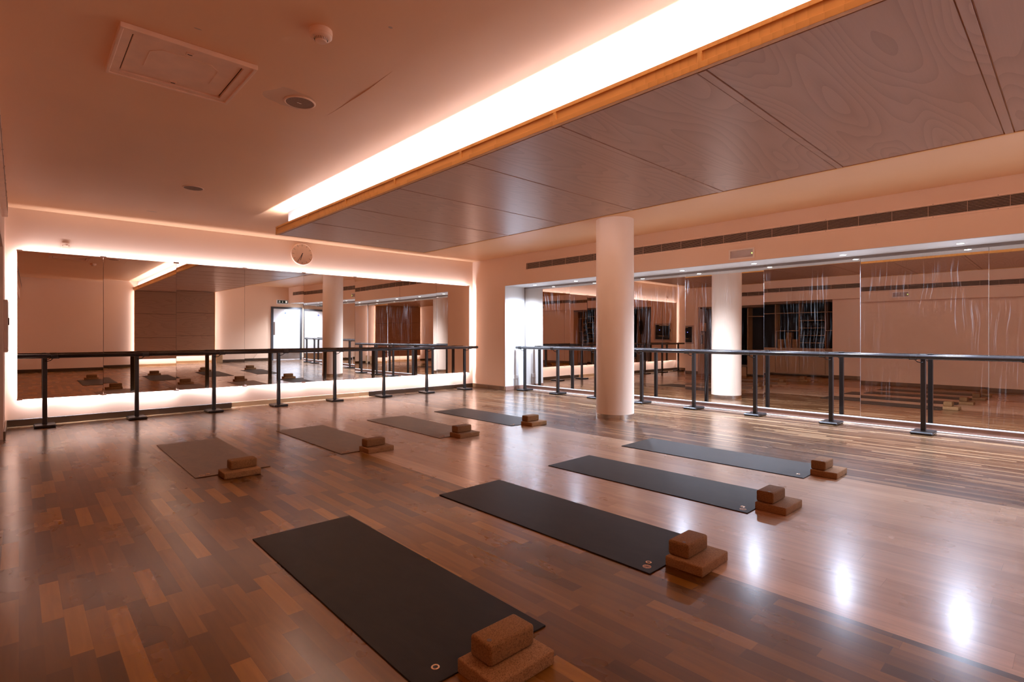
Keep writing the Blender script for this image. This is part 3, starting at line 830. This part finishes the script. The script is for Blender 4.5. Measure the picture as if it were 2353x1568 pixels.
# double socket on the alcove end wall
yw = AY0 - 0.006
t = thing('double_socket', 'white double socket low on the alcove end wall', 'socket', (7.965, yw, 0.285))
b = BM(); box(b, 7.892, 8.038, yw - 0.010, yw, 0.242, 0.328, 0.003, 2); obj('plate', b, M_DOOR, t)
b = BM()
for xx in (7.930, 8.000):
    box(b, xx - 0.003, xx + 0.003, yw - 0.0112, yw - 0.009, 0.290, 0.300); box(b, xx - 0.013, xx - 0.007, yw - 0.0112, yw - 0.009, 0.268, 0.273); box(b, xx + 0.007, xx + 0.013, yw - 0.0112, yw - 0.009, 0.268, 0.273)
obj('pin_holes', b, M_GAP, t)
b = BM()
for xx in (7.948, 7.982): box(b, xx - 0.006, xx + 0.006, yw - 0.013, yw - 0.009, 0.302, 0.318, 0.001, 1)
obj('switches', b, M_DOOR, t)

# socket with plug and trailing cable, on the wall behind the camera
t = thing('wall_socket', 'white wall socket with a plugged-in cable, seen in the back mirror', 'socket', (6.55, YD, 0.40))
b = BM(); box(b, 6.48, 6.62, YD, YD + 0.010, 0.36, 0.44, 0.003, 1); obj('plate', b, M_DOOR, t)
b = BM(); box(b, 6.49, 6.54, YD + 0.008, YD + 0.045, 0.375, 0.425, 0.006, 2); pg = obj('plug', b, M_BLK, t)
b = BM(); tube(b, [(6.515, YD + 0.045, 0.38), (6.45, YD + 0.07, 0.25), (6.33, YD + 0.09, 0.10), (6.20, YD + 0.12, 0.006), (5.9, YD + 0.2, 0.006)], 0.0035, 6); obj('cable', b, M_BLK, pg, True)

# ------------------------------------------------------------------ door on the wall behind, with exit sign
DX0, DX1, DZ = 6.99, 8.19, 2.10
t = thing('door_1', 'white door in a dark grey frame, seen in the back wall mirror', 'door', ((DX0 + DX1) / 2, YD, 0)); t['kind'] = 'structure'
del t['category']
f = BM()
for (a, b, c, d) in ((DX0, DX0 + 0.085, 0, DZ), (DX1 - 0.085, DX1, 0, DZ), (DX0 + 0.085, DX1 - 0.085, DZ - 0.075, DZ)): box(f, a, b, YD, YD + 0.035, c, d, 0.003, 1)
obj('frame', f, M_GREY, t)
b = BM(); box(b, DX0 + 0.064, DX1 - 0.064, YD, YD + 0.018, 0.006, DZ - 0.066); lf = obj('door_leaf', b, M_DOOR, t)
b = BM(); box(b, DX0 + 0.064, DX1 - 0.064, YD + 0.018, YD + 0.020, 0.03, 0.30); obj('kick_plate', b, M_PLASTIC2 if False else M_STEEL, lf)
b = BM(); box(b, DX0 + 0.085, DX0 + 0.150, YD + 0.018, YD + 0.021, 0.99, 1.50, 0.001, 1); pp = obj('push_plate', b, M_STEEL, lf)
b = BM(); tube(b, [(7.53, YD + 0.018, 1.86), (7.53, YD + 0.0205, 1.86)], 0.030, 24); obj('blue_disc', b, plain('fire_door_blue', (0.03, 0.10, 0.5), 0.4), lf)
b = BM(); box(b, 7.515, 7.545, YD + 0.0205, YD + 0.0212, 1.855, 1.865); obj('disc_text', b, M_DOOR, lf)
M_GREYTXT = plain('grey_lettering', (0.35, 0.35, 0.36), 0.5)
def text(name, body, size, loc, rot, mat, parent, depth=0.0008):
    cu = bpy.data.curves.new(name, 'FONT'); cu.body = body; cu.size = size; cu.extrude = depth; cu.align_x = 'CENTER'
    tmp = bpy.data.objects.new('tmp', cu); COL.objects.link(tmp)
    dg = bpy.context.evaluated_depsgraph_get(); dg.update()
    me = bpy.data.meshes.new_from_object(tmp.evaluated_get(dg))
    bpy.data.objects.remove(tmp)
    me.materials.clear(); me.materials.append(mat)
    o = bpy.data.objects.new(name, me); COL.objects.link(o)
    off = Vector((0, 0, 0)); p = parent
    while p is not None: off += p.location; p = p.parent
    o.parent = parent; o.location = Vector(loc) - off; o.rotation_euler = rot
    return o
text('door_lettering', 'S 1', 0.075, (7.50, YD + 0.0195, 1.925), (PI / 2, 0, PI), M_GREYTXT, lf)

t = thing('exit_sign', 'dark exit sign with running figure, arrow and doorway above the door', 'sign', (7.42, YD, 2.30))
b = BM(); box(b, 7.19, 7.65, YD, YD + 0.035, 2.215, 2.385, 0.006, 2); body = obj('housing', b, M_DOOR, t)
b = BM(); box(b, 7.225, 7.615, YD + 0.035, YD + 0.037, 2.24, 2.36); fc = obj('green_panel', b, plain('sign_green', (0.006, 0.035, 0.02), 0.4), t)
b = BM(); yy = YD + 0.0375; zz = 2.30
# doorway, arrow, running figure (mirrored left to right here because it is read in the mirror)
for (a, bb, c, d) in ((7.525, 7.535, 2.258, 2.345), (7.575, 7.585, 2.258, 2.345), (7.525, 7.585, 2.337, 2.345), (7.54, 7.57, 2.262, 2.330)): box(b, a, bb, YD + 0.0372, YD + 0.0382, c, d)
obj('doorway_symbol', b, M_SIGNW, fc)
b = BM(); box(b, 7.412, 7.422, YD + 0.0372, YD + 0.0382, 2.285, 2.342)
vs = [b.verts.new((x, YD + 0.038, z)) for x, z in ((7.40, 2.288), (7.434, 2.288), (7.417, 2.262))]; b.faces.new(vs)
obj('arrow_symbol', b, M_SIGNW, fc)
b = BM()
tube(b, [(7.300, YD + 0.0378, 2.335), (7.300, YD + 0.0382, 2.335)], 0.009, 12)
for pts in ([(7.300, 2.322), (7.290, 2.292)], [(7.300, 2.318), (7.322, 2.308), (7.330, 2.295)], [(7.298, 2.318), (7.278, 2.320), (7.268, 2.308)], [(7.290, 2.292), (7.308, 2.278), (7.312, 2.260)], [(7.290, 2.292), (7.280, 2.274), (7.262, 2.272)]):
    tube(b, [(x, YD + 0.0385, z) for x, z in pts], 0.0045, 6)
obj('running_figure', b, M_SIGNW, fc)

# cork box standing by the timber panel
b = BM(); box(b, 5.02, 5.22, YD + 0.02, YD + 0.22, 0, 0.34, 0.008, 2)
solo('cork_bolster', b, cork('speckled_cork', (0.50, 0.30, 0.15), (0.68, 0.45, 0.25)), 'speckled cork bolster upright beside the timber wall panel, seen in the mirror', 'bolster', (5.12, YD + 0.12, 0))

# ------------------------------------------------------------------ media cabinet on the left pier
t = thing('media_hatch', 'wall-mounted equipment box with open dark front on the left wall', 'cabinet', (XC, 8.95, 1.30))
y0, y1, z0, z1 = 8.585, 9.225, 1.00, 1.62; m = 0.05
f = BM()
for (c, d, e, g) in ((y0, y1, z1 - m, z1), (y0, y1, z0, z0 + m), (y0, y0 + m, z0 + m, z1 - m), (y1 - m, y1, z0 + m, z1 - m)): box(f, XC, XC + 0.035, c, d, e, g, 0.003, 1)
obj('frame', f, plain('hatch_oak', (0.55, 0.40, 0.30), 0.45), t)
b = BM(); box(b, XC, XC + 0.004, y0 + m, y1 - m, z0 + m, z1 - m); bk = obj('back_panel', b, M_BLK, t)
b = BM(); box(b, XC + 0.004, XC + 0.022, y0 + 0.08, y1 - 0.10, 1.12, 1.20, 0.002, 1); eq = obj('audio_unit', b, M_BLACK, t)
b = BM(); box(b, XC + 0.022, XC + 0.024, y0 + 0.18, y0 + 0.38, 1.165, 1.178); obj('display', b, M_STEEL, eq)
b = BM(); box(b, XC + 0.004, XC + 0.020, y0 + 0.08, y1 - 0.10, 1.25, 1.49, 0.002, 1); eq = obj('rack_unit', b, M_BLK, t)
b = BM(); tube(b, [(XC + 0.020, 8.80, 1.385), (XC + 0.024, 8.80, 1.385)], 0.009, 12); obj('blue_indicator', b, M_BLED, eq)
b = BM(); box(b, XC + 0.005, XC + 0.026, y0 + 0.20, y1 - 0.09, 1.535, 1.560, 0.002, 1); obj('roller', b, M_STEEL, t)
b = BM(); box(b, XC + 0.035, XC + 0.045, y1 - 0.035, y1 - 0.010, 1.33, 1.42, 0.002, 1); obj('latch', b, M_BLK, t)

# ------------------------------------------------------------------ recess: dispenser, notice, shelving, curtain
t = thing('paper_dispenser', 'white towel dispenser on the recess side wall, seen in the mirrors', 'dispenser', (-0.42, NY1, 1.55))
b = BM(); box(b, -0.52, -0.27, NY1 - 0.11, NY1, 1.42, 1.70, 0.02, 3); obj('housing', b, M_PLASTIC, t, True)
b = BM(); box(b, -0.47, -0.32, NY1 - 0.085, NY1 - 0.02, 1.405, 1.42); obj('outlet', b, M_GAP, t)
t = thing('notice_holder', 'clear notice holder with four corner studs beside the recess', 'notice', (-0.40, NY1, 1.15))
b = BM(); box(b, -0.50, -0.30, NY1 - 0.006, NY1 - 0.002, 1.00, 1.30); sh = obj('sheet', b, plain('printed_notice', (0.45, 0.38, 0.34), 0.3, var=0.5, scale=20), t)
b = BM()
for xx in (-0.51, -0.29):
    for zz in (0.99, 1.31): tube(b, [(xx, NY1, zz), (xx, NY1 - 0.014, zz)], 0.008, 12)
obj('corner_studs', b, M_BLK, sh)

CX0, CX1 = -0.92, -0.55      # shelving depth
ys_ = [4.77, 5.02, 5.72, 6.40, 7.00]
t = thing('storage_unit', 'oak storage unit with open shelves over cupboard doors, seen in the alcove mirror', 'shelving', (-0.73, 5.9, 0))
b = BM(); box(b, CX0, CX1, 4.78, 6.99, 0.05, 0.80); carcass = obj('base_carcass', b, M_CAB, t)
for a, c in ((4.79, 5.01), (5.03, 5.71), (5.73, 6.39), (6.41, 6.98)):
    b = BM(); box(b, CX1, CX1 + 0.018, a, c, 0.07, 0.79, 0.002, 1); obj('cupboard_door', b, M_CAB, t)
b = BM(); box(b, CX0, CX1 - 0.01, 4.78, 6.99, 0.80, 0.83); obj('worktop', b, M_CAB, t)
for y in (4.78, 5.02, 5.72, 6.40):
    b = BM(); box(b, CX0, CX1, y, y + 0.022, 0.83, 2.16); obj('upright', b, M_CAB, t)
b = BM(); box(b, CX0, CX1, 6.97, 6.995, 0.83, 2.16); obj('upright', b, M_CAB, t)
b = BM(); box(b, CX0, CX0 + 0.006, 4.78, 6.99, 0.83, 2.20); obj('back_panel', b, M_BLK, t)
def shelf(y0, y1, z):
    b = BM(); box(b, CX0 + 0.006, CX1 - 0.004, y0, y1, z, z + 0.016); obj('shelf', b, M_CAB, t)
shelf(4.80, 5.02, 1.88); shelf(4.80, 5.02, 1.34)
for k in range(5): shelf(5.042, 5.72, (0.98, 1.20, 1.42, 1.64, 1.88)[k])
shelf(5.742, 6.40, 1.88); shelf(5.742, 6.40, 1.34); shelf(6.42, 6.97, 1.88)
b = BM(); box(b, CX0, XC - 0.16, 4.77, 8.44, 2.165, 2.22); struct('trim_13', b, M_DARKWOODY, 'dark soffit inside the storage recess')

# rolled spare mats on the narrow shelves
roll0 = None
for r, z in enumerate((0.83, 0.996, 1.216, 1.436, 1.656)):
    for c in range(4):
        rad = 0.075 if r else 0.07
        if roll0 is None:
            bm = BM(); pts = []
            tube(bm, [(-0.16, 0, 0), (0.16, 0, 0)], 0.074, 24)
            roll0 = obj('rolled_mat', bm, M_ROLL, None, True); o = roll0
        else:
            o = roll0.copy(); COL.objects.link(o)
        o.location = (-0.735, 5.125 + c * 0.168, z + 0.075)
        row = ('on the cupboard top', 'on the lowest thin shelf', 'on the second thin shelf', 'on the third thin shelf', 'on the fourth thin shelf')[r]
        pos = ('nearest the plain wall', 'second from the plain wall', 'third from the plain wall', 'farthest from the plain wall')[c]
        o['label'] = 'black rolled mat %s, %s' % (row, pos); o['category'] = 'rolled mat'; o['group'] = 'rolled mats on the shelves'
# stacks of cork blocks on the worktop
cb0 = None; cnt = 0
for (yy, n, nm) in ((5.86, 5, 'right low stack'), (6.06, 9, 'back tall stack'), (6.28, 5, 'left low stack')):
    for k in range(n):
        if cb0 is None:
            bm = BM(); box(bm, -0.12, 0.12, -0.075, 0.075, 0, 0.052, 0.006, 2); cb0 = obj('spare_cork_slab', bm, M_CORK, None); o = cb0
        else:
            o = cb0.copy(); COL.objects.link(o)
        o.location = (-0.70 if n == 5 else -0.76, yy, 0.83 + k * 0.0525)
        o['label'] = 'spare cork slab in the %s on the cupboards, %s from the bottom' % (nm, ('first', 'second', 'third', 'fourth', 'fifth', 'sixth', 'seventh', 'eighth', 'ninth')[k])
        o['category'] = 'cork slab'; o['group'] = 'spare cork slabs stacked on the cupboards'
# curtain and hanging black bundle
bm = BM(); n = 60; rows = []
for zz in (0.35, 1.2, 2.16):
    rows.append([bm.verts.new((-0.60 + 0.03 * math.sin(i * 0.9) + 0.01 * math.sin(i * 2.3 + zz), 7.02 + i * 0.55 / n, zz)) for i in range(n + 1)])
for a, b in zip(rows[:-1], rows[1:]):
    for i in range(n): bm.faces.new((a[i], a[i + 1], b[i + 1], b[i]))
r = bmesh.ops.solidify(bm, geom=bm.faces[:], thickness=0.004)
solo('curtain', bm, M_FABRIC, 'black curtain hanging left of the storage shelves, seen in the mirror', 'curtain', (-0.6, 7.3, 2.16), smooth=True)
b = BM(); box(b, -0.66, -0.56, 7.60, 7.74, 0, 2.165, 0.003, 1)
struct('trim_14', b, M_DARKWOODY, 'timber post beside the curtain')
bm = BM(); tube(bm, [(-0.52, 7.80, 1.78), (-0.50, 7.80, 1.70), (-0.50, 7.81, 1.45), (-0.52, 7.80, 1.22)], [0.02, 0.06, 0.075, 0.03], 16)
solo('hanging_bag', bm, M_FABRIC, 'black bag hanging beside the timber post in the recess', 'bag', (-0.5, 7.8, 1.78), smooth=True)
b = BM(); box(b, CX0, -0.60, 7.76, 8.436, 0, 2.165); struct('trim_15', b, plain('recess_grey', (0.16, 0.13, 0.13), 0.5), 'dark grey recess wall by the curtain')
b = BM(); box(b, CX0, CX1, 7.02, 7.58, 0, 0.28); struct('trim_16', b, M_CAB, 'oak plinth under the curtain')
